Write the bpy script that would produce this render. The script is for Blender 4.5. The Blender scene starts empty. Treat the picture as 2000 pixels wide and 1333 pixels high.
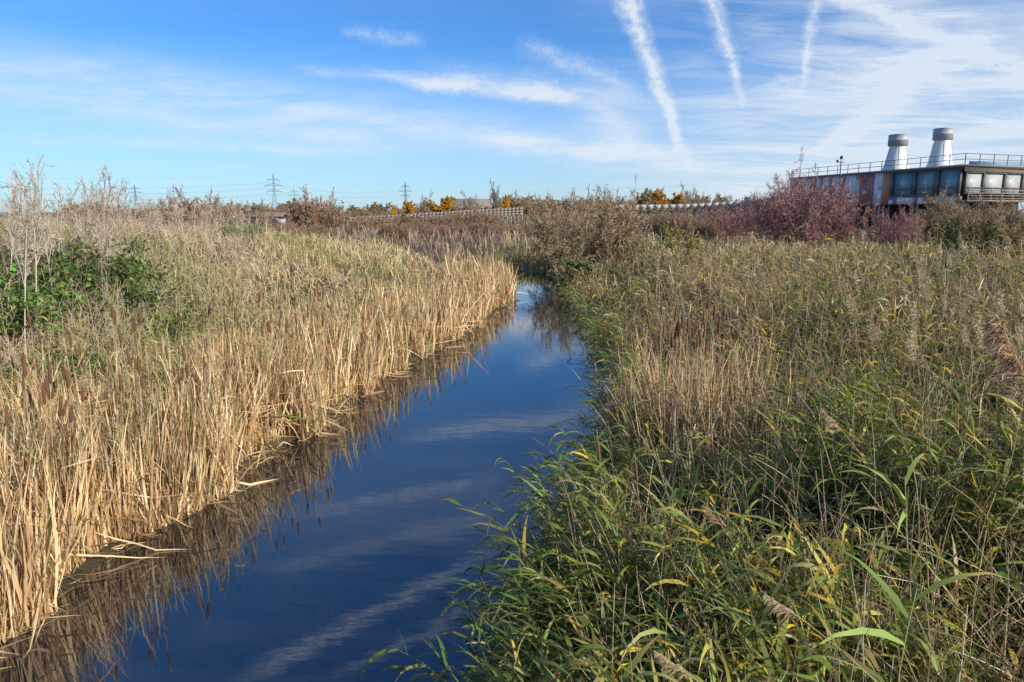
import bpy, bmesh, math, random
import numpy as np
from mathutils import Vector
rng=np.random.default_rng(11); random.seed(5)
S=bpy.context.scene; COL=S.collection
CH=3.2; F=1333.0; PITCH=math.radians(10.7); cp,sp=math.cos(PITCH),math.sin(PITCH)
def ray(u,v):
    a=(u-1000)/F; b=(666.5-v)/F
    return np.array([a,cp+b*sp,-sp+b*cp])
def at(u,v,z=0.0):
    d=ray(u,v); t=(z-CH)/d[2]; return d[0]*t,d[1]*t
def atD(u,D,v=415):
    d=ray(u,v); return d[0]/d[1]*D, D
def zv(v,D): d=ray(1000,v); return CH+d[2]/d[1]*D
# ---------------------------------------------------------------- objects
def tag(o,label=None,cat=None,group=None,kind=None):
    if label:o['label']=label
    if cat:o['category']=cat
    if group:o['group']=group
    if kind:o['kind']=kind
    return o
def empty(name,loc,rz=0,label=None,cat=None,group=None):
    o=bpy.data.objects.new(name,None); COL.objects.link(o); o.location=loc; o.rotation_euler=(0,0,rz)
    o.empty_display_size=.2
    return tag(o,label,cat,group)
def copy_tree(o,parent=None):
    c=o.copy(); COL.objects.link(c); c.parent=parent
    for ch in list(o.children): copy_tree(ch,c)
    return c
def norm(a): return a/np.maximum(np.linalg.norm(a,axis=-1,keepdims=True),1e-9)
class Geo:
    def __init__(s): s.V=[];s.C=[];s.Q=[];s.T=[];s.n=0
    def add(s,v,c,q=None,t=None):
        v=np.asarray(v,float).reshape(-1,3); c=np.asarray(c,float)
        if c.ndim==1: c=np.tile(c,(len(v),1))
        s.V.append(v); s.C.append(c)
        if q is not None and len(q): s.Q.append(np.asarray(q,int).reshape(-1,4)+s.n)
        if t is not None and len(t): s.T.append(np.asarray(t,int).reshape(-1,3)+s.n)
        s.n+=len(v)
    def ribbon(s,P,wid,col,ref=None,tip=None):
        N,K,_=P.shape
        T=np.gradient(P,axis=1); T=norm(T)
        if ref is None:
            ref=rng.normal(size=(N,3)); ref[:,2]*=.35
        W=norm(np.cross(T,norm(ref)[:,None,:]))
        h=W*(wid[...,None]*.5)
        V=np.stack([P-h,P+h],axis=2).reshape(-1,3)
        c=np.broadcast_to(col,(N,3))
        if tip is None: cc=np.repeat(c,K*2,axis=0)
        else:
            s_=np.linspace(0,1,K)[None,:,None]
            cc=(c[:,None,:]*(1-s_)+np.broadcast_to(tip,(N,3))[:,None,:]*s_)
            cc=np.repeat(cc.reshape(-1,3),2,axis=0)
        i=(np.arange(N)[:,None]*K+np.arange(K-1)[None,:])*2
        q=np.stack([i,i+1,i+3,i+2],axis=-1).reshape(-1,4)
        s.add(V,cc,q)
    def tube(s,P,R,col,sides=3):
        N,K,_=P.shape
        T=norm(np.gradient(P,axis=1)); ref=np.broadcast_to(np.array([.31,.93,.12]),T.shape)
        A=norm(np.cross(T,ref)); B=np.cross(T,A)
        an=np.arange(sides)*2*math.pi/sides
        V=P[:,:,None,:]+R[:,:,None,None]*(A[:,:,None,:]*np.cos(an)[None,None,:,None]+B[:,:,None,:]*np.sin(an)[None,None,:,None])
        i=(np.arange(N)[:,None,None]*K+np.arange(K-1)[None,:,None])*sides
        j=np.arange(sides)[None,None,:]; j2=(j+1)%sides
        q=np.stack(np.broadcast_arrays(i+j,i+j2,i+sides+j2,i+sides+j),axis=-1).reshape(-1,4)
        s.add(V.reshape(-1,3),np.repeat(np.broadcast_to(col,(N,3)),K*sides,axis=0),q)
    def box(s,x0,x1,y0,y1,z0,z1,c=(.5,.5,.5)):
        v=[(x,y,z) for z in (z0,z1) for x,y in ((x0,y0),(x1,y0),(x1,y1),(x0,y1))]
        s.add(v,c,[(3,2,1,0),(4,5,6,7),(0,1,5,4),(1,2,6,5),(2,3,7,6),(3,0,4,7)])
    def wallbox(s,p,q,z0,z1,th,c=(.5,.5,.5),off=0):
        p=np.array(p,float);q=np.array(q,float);d=(q-p)/np.linalg.norm(q-p);n=np.array([-d[1],d[0]])
        a=p+n*off;b=q+n*off;c2=b+n*th;d2=a+n*th
        v=[(x[0],x[1],z) for z in (z0,z1) for x in (a,b,c2,d2)]
        s.add(v,c,[(3,2,1,0),(4,5,6,7),(0,1,5,4),(1,2,6,5),(2,3,7,6),(3,0,4,7)])
    def bar(s,a,b,r,c=(.5,.5,.5),sides=4,r2=None):
        a=np.array(a,float);b=np.array(b,float)
        s.tube(np.array([[a,b]]),np.array([[r,r if r2 is None else r2]]),np.array(c),sides)
    def lathe(s,prof,c,n=20,cx=0,cy=0):
        prof=np.array(prof,float);K=len(prof);an=np.arange(n)*2*math.pi/n
        V=np.stack([cx+prof[:,0,None]*np.cos(an),cy+prof[:,0,None]*np.sin(an),np.repeat(prof[:,1,None],n,1)],-1)
        i=np.arange(K-1)[:,None]*n; j=np.arange(n)[None];j2=(j+1)%n
        q=np.stack(np.broadcast_arrays(i+j,i+j2,i+n+j2,i+n+j),-1).reshape(-1,4)
        s.add(V.reshape(-1,3),c,q)
    def build(s,name,mat,parent=None,smooth=False):
        me=bpy.data.meshes.new(name)
        V=np.concatenate(s.V);C=np.concatenate(s.C)
        Q=np.concatenate(s.Q) if s.Q else np.zeros((0,4),int);T=np.concatenate(s.T) if s.T else np.zeros((0,3),int)
        me.vertices.add(len(V)); me.vertices.foreach_set('co',V.astype(np.float32).ravel())
        L=np.concatenate([Q.ravel(),T.ravel()]).astype(np.int32)
        me.loops.add(len(L)); me.loops.foreach_set('vertex_index',L)
        nq,nt=len(Q),len(T); me.polygons.add(nq+nt)
        st=np.concatenate([np.arange(nq)*4,nq*4+np.arange(nt)*3]).astype(np.int32)
        me.polygons.foreach_set('loop_start',st)
        me.polygons.foreach_set('loop_total',np.concatenate([np.full(nq,4),np.full(nt,3)]).astype(np.int32))
        if smooth: me.polygons.foreach_set('use_smooth',np.ones(nq+nt,bool))
        me.update(calc_edges=True)
        ca=me.color_attributes.new('Col','FLOAT_COLOR','POINT')
        ca.data.foreach_set('color',np.concatenate([C,np.ones((len(C),1))],1).astype(np.float32).ravel())
        me.materials.append(mat)
        o=bpy.data.objects.new(name,me); COL.objects.link(o); o.parent=parent
        return o
def grow(base,d,length,segs,grav=0.,wig=0.,kink=None):
    N=len(base); P=[base.copy()]; p=base.copy(); d=norm(d)
    grav=np.broadcast_to(grav,(N,)); length=np.broadcast_to(length,(N,))
    for k in range(segs):
        dd=d+np.array([0,0,-1.])*(grav*((k+.5)/segs)*2/segs)[:,None]
        if wig: dd=dd+rng.normal(size=(N,3))*wig
        if kink is not None:
            m=(kink[0]==k); dd=dd+m[:,None]*kink[1]
        d=norm(dd); p=p+d*(length/segs)[:,None]; P.append(p.copy())
    return np.stack(P,1)
def samplep(P,idx,s):
    K=P.shape[1]-1; f=np.clip(s*K,0,K-1e-4); k=f.astype(int); t=(f-k)[:,None]
    a=P[idx,k];b=P[idx,k+1]; return a*(1-t)+b*t, norm(b-a)
# ---------------------------------------------------------------- materials
def newmat(name):
    m=bpy.data.materials.new(name); m.use_nodes=True; nt=m.node_tree; nt.nodes.clear(); return m,nt,nt.nodes.new('ShaderNodeOutputMaterial')
def mat_veg(name,trans=.3,rough=.55,nscale=6.,spec=.25):
    m,nt,out=newmat(name); N=nt.nodes.new; Lk=nt.links.new
    a=N('ShaderNodeAttribute'); a.attribute_name='Col'
    tc=N('ShaderNodeTexCoord'); no=N('ShaderNodeTexNoise'); no.inputs['Scale'].default_value=nscale; no.inputs['Detail'].default_value=0
    Lk(tc.outputs['Object'],no.inputs['Vector'])
    mr=N('ShaderNodeMapRange'); mr.inputs[3].default_value=.7; mr.inputs[4].default_value=1.35; Lk(no.outputs['Fac'],mr.inputs[0])
    vm=N('ShaderNodeVectorMath'); vm.operation='SCALE'; Lk(a.outputs['Color'],vm.inputs[0]); Lk(mr.outputs[0],vm.inputs['Scale'])
    if spec>0:
        p=N('ShaderNodeBsdfPrincipled'); p.inputs['Roughness'].default_value=rough; p.inputs['Specular IOR Level'].default_value=spec
        Lk(vm.outputs[0],p.inputs['Base Color'])
    else:
        p=N('ShaderNodeBsdfDiffuse'); Lk(vm.outputs[0],p.inputs['Color'])
    if trans>0:
        t=N('ShaderNodeBsdfTranslucent'); Lk(vm.outputs[0],t.inputs['Color'])
        mx=N('ShaderNodeMixShader'); mx.inputs[0].default_value=trans; Lk(p.outputs[0],mx.inputs[1]); Lk(t.outputs[0],mx.inputs[2]); Lk(mx.outputs[0],out.inputs[0])
    else: Lk(p.outputs[0],out.inputs[0])
    return m
def mat_plain(name,c,rough=.6,metal=0,nscale=3.,amt=.25,useattr=False):
    m,nt,out=newmat(name); N=nt.nodes.new; Lk=nt.links.new
    tc=N('ShaderNodeTexCoord'); no=N('ShaderNodeTexNoise'); no.inputs['Scale'].default_value=nscale; no.inputs['Detail'].default_value=5
    Lk(tc.outputs['Object'],no.inputs['Vector'])
    mr=N('ShaderNodeMapRange'); mr.inputs[3].default_value=1-amt; mr.inputs[4].default_value=1+amt; Lk(no.outputs['Fac'],mr.inputs[0])
    vm=N('ShaderNodeVectorMath'); vm.operation='SCALE'; Lk(mr.outputs[0],vm.inputs['Scale'])
    if useattr:
        a=N('ShaderNodeAttribute'); a.attribute_name='Col'; Lk(a.outputs['Color'],vm.inputs[0])
    else: vm.inputs[0].default_value=c
    p=N('ShaderNodeBsdfPrincipled'); p.inputs['Roughness'].default_value=rough; p.inputs['Metallic'].default_value=metal
    Lk(vm.outputs[0],p.inputs['Base Color']); Lk(p.outputs[0],out.inputs[0]); return m
VEG=mat_veg('leaf_blades',.3,.5,5,.4); DRY=mat_veg('dry_blades',.2,.7,4,0); TWIG=mat_veg('twig_bark',0,.8,3,0); LEAF=mat_veg('leaves',.35,.45,5,.3); FLUFF=mat_veg('plume_fluff',.45,.7,4,0)
ATT=mat_plain('painted_parts',(1,1,1),.6,0,2,.15,True)
# ---------------------------------------------------------------- river + terrain
Lpx=[(60,1190),(250,1060),(400,985),(560,870),(700,770),(800,710),(900,660),(985,605),(1002,575),(990,545)]
Rpx=[(890,1333),(1000,1130),(1060,1000),(1150,830),(1170,740),(1150,690),(1125,620),(1095,570),(1080,545)]
Lw=np.array([(-4.6,-8),(-4.3,2)]+[at(*p) for p in Lpx]); Rw=np.array([(-.6,-8),(-.5,2)]+[at(*p) for p in Rpx])
Rw[:,0]+=np.interp(Rw[:,1],[4,8,14,20,30],[.5,.5,.42,.3,.2])
ys=np.array([-8,2,4,5,6,7,8.5,10,12,14,16,18,20.5,23,26,29,32.5])
xl=np.interp(ys,Lw[:,1],Lw[:,0]); xr=np.interp(ys,Rw[:,1],Rw[:,0])
CL=[((a+b)/2,y,(b-a)/2) for a,b,y in zip(xl,xr,ys)]+[(.6,35.5,1.2),(-1.6,38.5,1.3),(-6,40.5,1.4),(-14,42,1.5),(-30,43,1.5),(-60,44,1.5)]
CL=np.array(CL)
def sdr(x,y):
    best=np.full(np.shape(x),1e9)
    for a,b in zip(CL[:-1],CL[1:]):
        d=b[:2]-a[:2]; t=np.clip(((x-a[0])*d[0]+(y-a[1])*d[1])/(d@d),0,1)
        best=np.minimum(best,np.hypot(x-a[0]-t*d[0],y-a[1]-t*d[1])-(a[2]+t*(b[2]-a[2])))
    return best+.12*np.sin(x*2.1+y*1.7)*np.sin(y*.9-x)
def ss(a,b,x): t=np.clip((x-a)/(b-a),0,1); return t*t*(3-2*t)
def isright(x,y):
    xc=np.interp(y,CL[:18,1],CL[:18,0]); bx=CL[17:,0][::-1]; by=CL[17:,1][::-1]
    yc=np.interp(x,bx,by)
    return np.where(y<35.5,x>xc,(y>yc)|(x>.6))
def pn(x,y,s=1.,k=0.):
    x=x*s+k;y=y*s-k*1.7
    return (np.sin(x*1.1+1.3*np.sin(y*.7+k))+np.sin(y*1.3+1.7*np.sin(x*.6+2))+np.sin((x+y)*.9+np.sin((x-y)*1.4)))/3
def clump(x,y): return .9*pn(x,y,2.3,5.)+.8*pn(x,y,.9,1.)
def height(x,y):
    x=np.asarray(x,float);y=np.asarray(y,float); s=sdr(x,y); R=isright(x,y)
    hl=.03+.12*ss(0,2.2,s)+1.2*ss(1.9,5.6,s)+.3*ss(5.5,12,s)+.75*ss(-5.,-10,x)*ss(3,7,s)*ss(40,22,y)
    hr=.03+.8*ss(0,4.2,s)+.42*ss(3.5,9,s)
    h=np.where(R,hr,hl)+(.07*pn(x,y,1.1)+.05*pn(x,y,2.3,5))*ss(.3,2,s)+.12*pn(x,y,.13,3)*ss(4,15,s)+np.where(R,(.26*pn(x,y,.6,4)+.1*pn(x,y,1.4,9))*ss(.8,3.5,s)*ss(45,30,y),0)
    h=h+1.35*np.exp(-((y-99)/10.)**2)*ss(-30,-2,x)
    return np.where(s<0,-.55*ss(0,.9,-s),np.maximum(h,.02))
def axis(step,near,far,fac):
    a=[0.]; st=step
    while a[-1]<far:
        if a[-1]>near: st*=fac
        a.append(a[-1]+st)
    return np.array(a)
ax=axis(.3,26,3200,1.1); gx=np.concatenate([-ax[::-1],ax[1:]])
ay=axis(.3,50,3600,1.06); gy=np.concatenate([-axis(.5,9,400,1.4)[::-1],ay[1:]])
X,Y=np.meshgrid(gx,gy); Z=height(X,Y)
Gd=Geo(); nx=len(gx); i=(np.arange(len(gy)-1)[:,None]*nx+np.arange(nx-1)[None]); 
Gd.add(np.stack([X,Y,Z],-1).reshape(-1,3),(.1,.08,.04),np.stack([i,i+1,i+1+nx,i+nx],-1).reshape(-1,4))
m,nt,out=newmat('marsh_soil'); N=nt.nodes.new;Lk=nt.links.new
tc=N('ShaderNodeTexCoord');n1=N('ShaderNodeTexNoise');n1.inputs['Scale'].default_value=.25;n1.inputs['Detail'].default_value=8
Lk(tc.outputs['Object'],n1.inputs['Vector']);cr=N('ShaderNodeValToRGB')
for p_,c_ in ((0.3,(.03,.025,.014,1)),(.45,(.08,.065,.028,1)),(.6,(.15,.115,.06,1)),(.75,(.09,.075,.03,1))):
    e=cr.color_ramp.elements.new(p_); e.color=c_
cr.color_ramp.elements.remove(cr.color_ramp.elements[0]);Lk(n1.outputs['Fac'],cr.inputs[0])
n2=N('ShaderNodeTexNoise');n2.inputs['Scale'].default_value=9;n2.inputs['Detail'].default_value=6;Lk(tc.outputs['Object'],n2.inputs['Vector'])
bp=N('ShaderNodeBump');bp.inputs['Strength'].default_value=.8;bp.inputs['Distance'].default_value=.1;Lk(n2.outputs['Fac'],bp.inputs['Height'])
p=N('ShaderNodeBsdfPrincipled');p.inputs['Roughness'].default_value=.9;Lk(cr.outputs[0],p.inputs['Base Color']);Lk(bp.outputs[0],p.inputs['Normal']);Lk(p.outputs[0],out.inputs[0])
g=Gd.build('ground',m,smooth=True); tag(g,kind='structure')
m,nt,out=newmat('river_water');N=nt.nodes.new;Lk=nt.links.new
p=N('ShaderNodeBsdfPrincipled');p.inputs['Base Color'].default_value=(.006,.012,.018,1);p.inputs['Roughness'].default_value=.012;p.inputs['IOR'].default_value=2.4
tc=N('ShaderNodeTexCoord');mp=N('ShaderNodeMapping');mp.inputs['Scale'].default_value=(1.2,3.2,1);Lk(tc.outputs['Object'],mp.inputs[0])
n1=N('ShaderNodeTexNoise');n1.inputs['Scale'].default_value=1.5;n1.inputs['Detail'].default_value=3;Lk(mp.outputs[0],n1.inputs['Vector'])
bp=N('ShaderNodeBump');bp.inputs['Strength'].default_value=.07;bp.inputs['Distance'].default_value=.015;Lk(n1.outputs['Fac'],bp.inputs['Height'])
Lk(bp.outputs[0],p.inputs['Normal']);Lk(p.outputs[0],out.inputs[0])
W=Geo();W.add([(-70,-9,0),(14,-9,0),(14,60,0),(-70,60,0)],(0,0,0),[(0,1,2,3)])
tag(W.build('water',m),kind='structure')
# path
PATH=np.array([(27,60),(23.2,48),(21.2,40),(19.2,33),(18.6,28),(20,23)],float)
pp=[];
for a,b in zip(PATH[:-1],PATH[1:]):
    for t in np.linspace(0,1,8,endpoint=False): pp.append(a+(b-a)*t)
pp=np.array(pp); tt=norm(np.gradient(pp,axis=0)); nn=np.stack([-tt[:,1],tt[:,0]],1)
G_=Geo(); 
for k in np.linspace(-.9,.9,5):
    q=pp+nn*k; G_.V.append(np.stack([q[:,0],q[:,1],height(q[:,0],q[:,1])+.05],1)); G_.C.append(np.tile((.3,.2,.14),(len(q),1)))
n_=len(pp); G_.Q.append(np.array([(k*n_+i_,k*n_+i_+1,(k+1)*n_+i_+1,(k+1)*n_+i_) for k in range(4) for i_ in range(n_-1)])[:,::-1]); G_.n=5*n_
tag(G_.build('path',mat_plain('path_gravel',(.26,.17,.12),.9,0,8,.3),smooth=True),kind='structure')
def pathd(x,y):
    best=np.full(np.shape(x),1e9)
    for a,b in zip(PATH[:-1],PATH[1:]):
        d=b-a;t=np.clip(((x-a[0])*d[0]+(y-a[1])*d[1])/(d@d),0,1);best=np.minimum(best,np.hypot(x-a[0]-t*d[0],y-a[1]-t*d[1]))
    return best
# ---------------------------------------------------------------- vegetation as stuff
def samp(n,pred,D0,D1,az=(-46,46)):
    xs=[];ys=[];c=0;it=0
    while c<n and it<60:
        a=np.radians(rng.uniform(az[0],az[1],60000)); D=np.exp(rng.uniform(math.log(D0),math.log(D1),60000)); x=D*np.sin(a);y=D*np.cos(a)
        s=sdr(x,y);m_=pred(x,y,s,isright(x,y)); xs.append(x[m_]);ys.append(y[m_]);c+=m_.sum();it+=1
    x=np.concatenate(xs)[:n];y=np.concatenate(ys)[:n]; return x,y,np.hypot(x,y)
def pal(n,cols,w=None,var=.18):
    cols=np.array(cols,float); k=rng.choice(len(cols),n,p=None if w is None else np.array(w)/sum(w))
    return np.clip(cols[k]*(1+rng.normal(size=(n,1))*var),.004,.92)
def azdir(n,lean,bias=(0,0),b=0.):
    a=rng.uniform(0,2*math.pi,n); d=np.stack([np.cos(a),np.sin(a)],1)+np.array(bias)*b; d=norm(d)
    return np.stack([d[:,0]*np.sin(lean),d[:,1]*np.sin(lean),np.cos(lean)],1)
def prof_blade(K): s=np.linspace(0,1,K); return np.clip((.55+.45*np.sin(s*2.2))*(1-s**3)+.03,0,1)
def prof_leaf(K): s=np.linspace(0,1,K); return np.clip((s*5+.35),0,1)*(1-s**1.6)+.03
TAN=[(.64,.44,.23),(.74,.55,.32),(.48,.30,.15),(.28,.165,.085),(.80,.64,.42)]
def reeds_blades(G,x,y,L,width,cols,leanmax=.25,bias=(1,-.2),b=.4,segs=5,grav=.3,kinkp=.3,D=None,tip=None,z=None,wig=.045):
    n=len(x); z=height(x,y) if z is None else z; base=np.stack([x,y,np.maximum(z,-.12)],1)
    lean=np.abs(rng.normal(size=n))*leanmax; d=azdir(n,lean,bias,b)
    kk=np.where(rng.random(n)<kinkp,rng.integers(1,segs,n),-1); kv=rng.normal(size=(n,3))*1.; kv[:,2]=-rng.uniform(.6,2.6,n)
    P=grow(base,d,L,segs,grav*rng.uniform(.2,1.6,n),wig,(kk,kv))
    P[:,:,2]=np.maximum(P[:,:,2],.01)
    G.ribbon(P,width[:,None]*prof_blade(segs+1)[None],cols,tip=tip)
def leafy(Gs,Gl,x,y,z,L,nl,lean=.35,bias=(-1,-.25),b=.8,wl=.018,ll=.3,cs=None,cl=None,segs=6,grav=.5,sb=.5,dryp=.3):
    n=len(x); base=np.stack([x,y,z],1); ln=np.abs(rng.normal(size=n))*lean
    P=grow(base,azdir(n,ln,bias,b),L,segs,grav*rng.uniform(.2,1.8,n),.04)
    Wd=(np.broadcast_to(wl,(n,)))
    Gs.tube(P,(Wd*.15)[:,None]*np.linspace(1.1,.5,segs+1)[None],cs,3)
    idx=np.repeat(np.arange(n),nl); s=np.tile(np.linspace(.2,.99,nl),n)+rng.normal(size=n*nl)*.03; s=np.clip(s,.1,1)
    B,T=samplep(P,idx,s); m_=len(idx)
    side=rng.normal(size=(m_,3))+np.array([-sb,-.15,0]); side[:,2]=rng.uniform(-.2,.3,m_); side=norm(side)
    dd=norm(T*.7+side*rng.uniform(.4,1.3,(m_,1)))
    LL=np.repeat(np.broadcast_to(ll,(n,)),nl)*rng.uniform(.5,1.2,m_)*(1.1-.5*np.abs(s-.55))
    Q=grow(B,dd,LL,4,rng.uniform(.1,2.2,m_),.06)
    up=np.tile((0,0,1.),(m_,1))+rng.normal(size=(m_,3))*.5
    cc=cl(m_,np.repeat(x,nl),np.repeat(y,nl)); dry=rng.random(m_)<dryp; tip=np.where(dry[:,None],np.array([[.5,.37,.13]]),cc*.95)
    Gl.ribbon(Q,(np.repeat(Wd,nl)*rng.uniform(.6,1.2,m_))[:,None]*prof_leaf(5)[None],cc,ref=up,tip=tip)
    return P
# dry cattail leaves, left bank
G=Geo()
x,y,D=samp(34000,lambda x,y,s,R:(s>-.2)&(s<2.4+.6*pn(x,y,.8))&~R&(y<34)&(y>1.5)&((s>.1)|(pn(x,y,2.3)>0)),3.2,34)
sd_=sdr(x,y);cl_=pn(x,y,2.2,3.); L=rng.uniform(.8,1.4,len(x))*(1+.14*pn(x,y,1.3)+.18*cl_); L=np.where(rng.random(len(x))<.45,L*rng.uniform(.2,.65,len(x)),L)
L=np.where(sd_<.5,L*rng.uniform(.6,1.,len(x)),L)
c=pal(len(x),TAN+[(.18,.22,.06),(.36,.38,.14)],[4,4,3,2.6,2.,.5,.5],.24)*(1+.15*cl_)[:,None]
reeds_blades(G,x,y,L,.0115*(1+D/15)*rng.uniform(.4,1.7,len(x)),c,.13,(1,-.2),.1,6,.15,np.where(sd_<.8,.3,.6),wig=.075)
x,y,D=samp(420,lambda x,y,s,R:(s>-.15)&(s<.5)&~R&(y<33)&(y>6),6,34)
reeds_blades(G,x,y,rng.uniform(.25,.7,len(x)),.010*(1+D/16),pal(len(x),TAN+[(.14,.18,.05)],[3,3,3,3,1,1.2]),.7,(1,0),.9,5,1.0,.5)
tag(G.build('dry_reeds',DRY),'dense stand of dry tan cattail leaves along the left water edge','dry reeds',kind='stuff')
# grass of left bank and field
G=Geo()
x,y,D=samp(40000,lambda x,y,s,R:(s>1.9)&~R,3.5,46)
pt=pn(x,y,.5,1.);pt2=pn(x,y,.16,5.)
cA=pal(len(x),[(.54,.43,.24),(.64,.52,.32),(.40,.31,.16)]);cB=pal(len(x),[(.26,.27,.09),(.38,.36,.15),(.48,.43,.22)]);cC=pal(len(x),[(.3,.21,.17),(.4,.3,.23)])
pg=.55+.6*pt+.5*(rng.random(len(x))-.5)-.15*ss(14,22,D); c=np.where((pg>.55)[:,None],cB,cA); c=np.where(((D>22)&(pt2>.0)&(x>-12))[:,None],cC,c)
L=rng.uniform(.3,.7,len(x))*(1+.3*pt)*(1+.35*clump(x,y))
reeds_blades(G,x,y,L,.007*(1+D/9),c,.6,(-1,.3),.4,4,1.4,.1)
tag(G.build('bank_grass',DRY),'tussocky straw and green grass covering the left bank and field','grass',kind='stuff')
# right bank
def gold(x,y): return np.clip(ss(10,14,y)*ss(30,20,y)*ss(9.5,5,x),0,1)
def dryzone(x,y): return .40+.85*pn(x,y,.6,2.)+.28*ss(6,14,np.hypot(x,y))-.2*ss(8,3,np.hypot(x,y))+.35*gold(x,y)
GR=[(.1,.15,.025),(.17,.22,.04),(.06,.09,.02),(.34,.27,.12)]; ST=[(.58,.44,.22),(.44,.31,.15),(.68,.55,.32),(.3,.19,.1),(.64,.45,.1)]
G=Geo()
x,y,D=samp(31000,lambda x,y,s,R:(s>-.05)&R&(pathd(x,y)>1.1)&(np.hypot(x,y)>2.0)&(clump(x,y)+.9*rng.random(np.shape(x))>-.1),2.0,42)
z=height(x,y); dz_=dryzone(x,y); c=np.where((rng.random(len(x))<dz_*.85)[:,None],pal(len(x),ST),pal(len(x),GR,[4,4,3,1.5],.25))
L=rng.uniform(.2,.6,len(x))*np.clip(1+.6*clump(x,y),.2,2.3)+.08
reeds_blades(G,x,y,L,.009*(1+D/9)*rng.uniform(.6,1.5,len(x)),c,1.05,(-1,-.3),.2,4,1.3,.4,z=z,wig=.16)
tag(G.build('undergrowth',VEG),'dense tangled green and straw undergrowth covering the right bank','undergrowth',kind='stuff')
def cl_right(m_,x,y):
    a=pal(m_,[(.14,.2,.03),(.22,.29,.055),(.08,.12,.025),(.52,.45,.07),(.74,.5,.04)],[5,5,2.3,1.7,1.2],.22); b=pal(m_,ST,None,.2)
    return np.where((rng.random(m_)<dryzone(x,y)*.7)[:,None],b,a)
G=Geo()
x,y,D=samp(4400,lambda x,y,s,R:(s>.2)&R&(pathd(x,y)>1.3)&(np.hypot(x,y)>2.2)&(clump(x,y)>-.3),2.2,34)
z=height(x,y); L=np.clip(rng.uniform(.4,1.0,len(x))*(1+.55*clump(x,y)),.2,1.55)
nr=ss(9,3,D)
leafy(G,G,x,y,z,L,11,.85,(-1,-.2),.3,wl=.017*(1+D/24)*(1+.45*nr),ll=.25*(1+D/60)*(1+.3*nr),cs=pal(len(x),[(.48,.37,.19),(.3,.27,.1),(.6,.48,.29)]),cl=cl_right)
x,y,D=samp(640,lambda x,y,s,R:(s>-.15)&(s<.5)&R&(y<31)&(y>2.0),2.4,32)
leafy(G,G,x,y,height(x,y),rng.uniform(.35,1.1,len(x)),11,.45,(-1,-.1),1.1,wl=.019*(1+D/22),ll=.29,cs=pal(len(x),[(.25,.23,.09)]),cl=lambda m_,x,y:pal(m_,[(.12,.19,.035),(.18,.26,.06),(.08,.13,.03),(.4,.34,.12)],[3,3,2,.6]),grav=.8,sb=.8)
tag(G.build('reed_bed',VEG),'bed of leafy green and yellowing reeds leaning down the right bank','reeds',kind='stuff')
# straw stems criss-crossing and a dry cattail clump
G=Geo()
x,y,D=samp(4600,lambda x,y,s,R:(s>.5)&R&(pathd(x,y)>1.2)&(np.hypot(x,y)>2.4),2.4,30)
P=grow(np.stack([x,y,height(x,y)],1),azdir(len(x),np.abs(rng.normal(size=len(x)))*1.0,(-1,.1),.5),rng.uniform(.6,1.35,len(x)),5,rng.uniform(0,.7,len(x)),.05)
G.tube(P,(.003*(1+D/12))[:,None]*np.linspace(1.1,.6,6)[None],pal(len(x),[(.66,.52,.31),(.5,.37,.2),(.74,.62,.42),(.34,.22,.13)]),3)
for (u,D_,n,sx_,sy_,l0,l1) in ((1350,8.6,3000,.48,.8,.7,1.4),(1240,10.5,700,.4,.8,.4,.9),(1200,5.4,260,.3,.4,.4,1.0),(1290,13,900,1.4,1.6,.5,1.),(1560,7.5,500,.9,.7,.4,.8)):
    x0,y0=atD(u,D_); x=x0+rng.normal(size=n)*sx_; y=y0+rng.normal(size=n)*sy_
    k_=(sdr(x,y)>.1); x=x[k_];y=y[k_];n=len(x)
    reeds_blades(G,x,y,rng.uniform(l0,l1,n)*np.where(rng.random(n)<.3,.5,1),.0125*rng.uniform(.5,1.6,n),pal(n,TAN,[4,4,3,3,2]),.22,(-1,0),.3,6,.3,.5,wig=.07)
tag(G.build('straw_stems',DRY),'dry straw stems and broken tan leaves criss-crossing the right bank','dry stems',kind='stuff')
# pale green reed leaves mixed in left stand
G=Geo()
x,y,D=samp(600,lambda x,y,s,R:(s>.3)&(s<3.4)&~R&(y<22)&(y>3),3.4,22)
leafy(G,G,x,y,height(x,y),rng.uniform(.9,1.5,len(x)),9,.25,(1,0),.5,wl=.014*(1+D/22),ll=.24,cs=pal(len(x),[(.45,.36,.2)]),cl=lambda m_,x,y:pal(m_,[(.38,.38,.16),(.5,.45,.22),(.24,.29,.09),(.62,.5,.28)]))
tag(G.build('leafy_reeds',VEG),'pale green leafy reeds mixed among the dry cattails on the left','reeds',kind='stuff')
# far marsh
G=Geo()
x,y,D=samp(42000,lambda x,y,s,R:(s>.0)&(R|(y>40))&(pathd(x,y)>1.2),30,240,(-42,42))
pt=pn(x,y,.07,2.);p2=pn(x,y,.18,7.)
c=pal(len(x),[(.52,.4,.25),(.62,.5,.33),(.38,.28,.17)]); c=np.where((pt>.2)[:,None],pal(len(x),[(.36,.25,.19),(.46,.34,.25),(.28,.2,.15)]),c); c=np.where((p2>.35)[:,None],pal(len(x),[(.26,.25,.09),(.36,.32,.15)]),c)
reeds_blades(G,x,y,rng.uniform(.3,.8,len(x))*(1+.4*pt)+.5*ss(2.5,.3,sdr(x,y)),.012*(1+D/13),c,.3,(-1,0),.3,3,.5,.1)
tag(G.build('marsh_grass',DRY),'rough brown and straw marsh grass stretching to the far scrub','marsh grass',kind='stuff')
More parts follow.
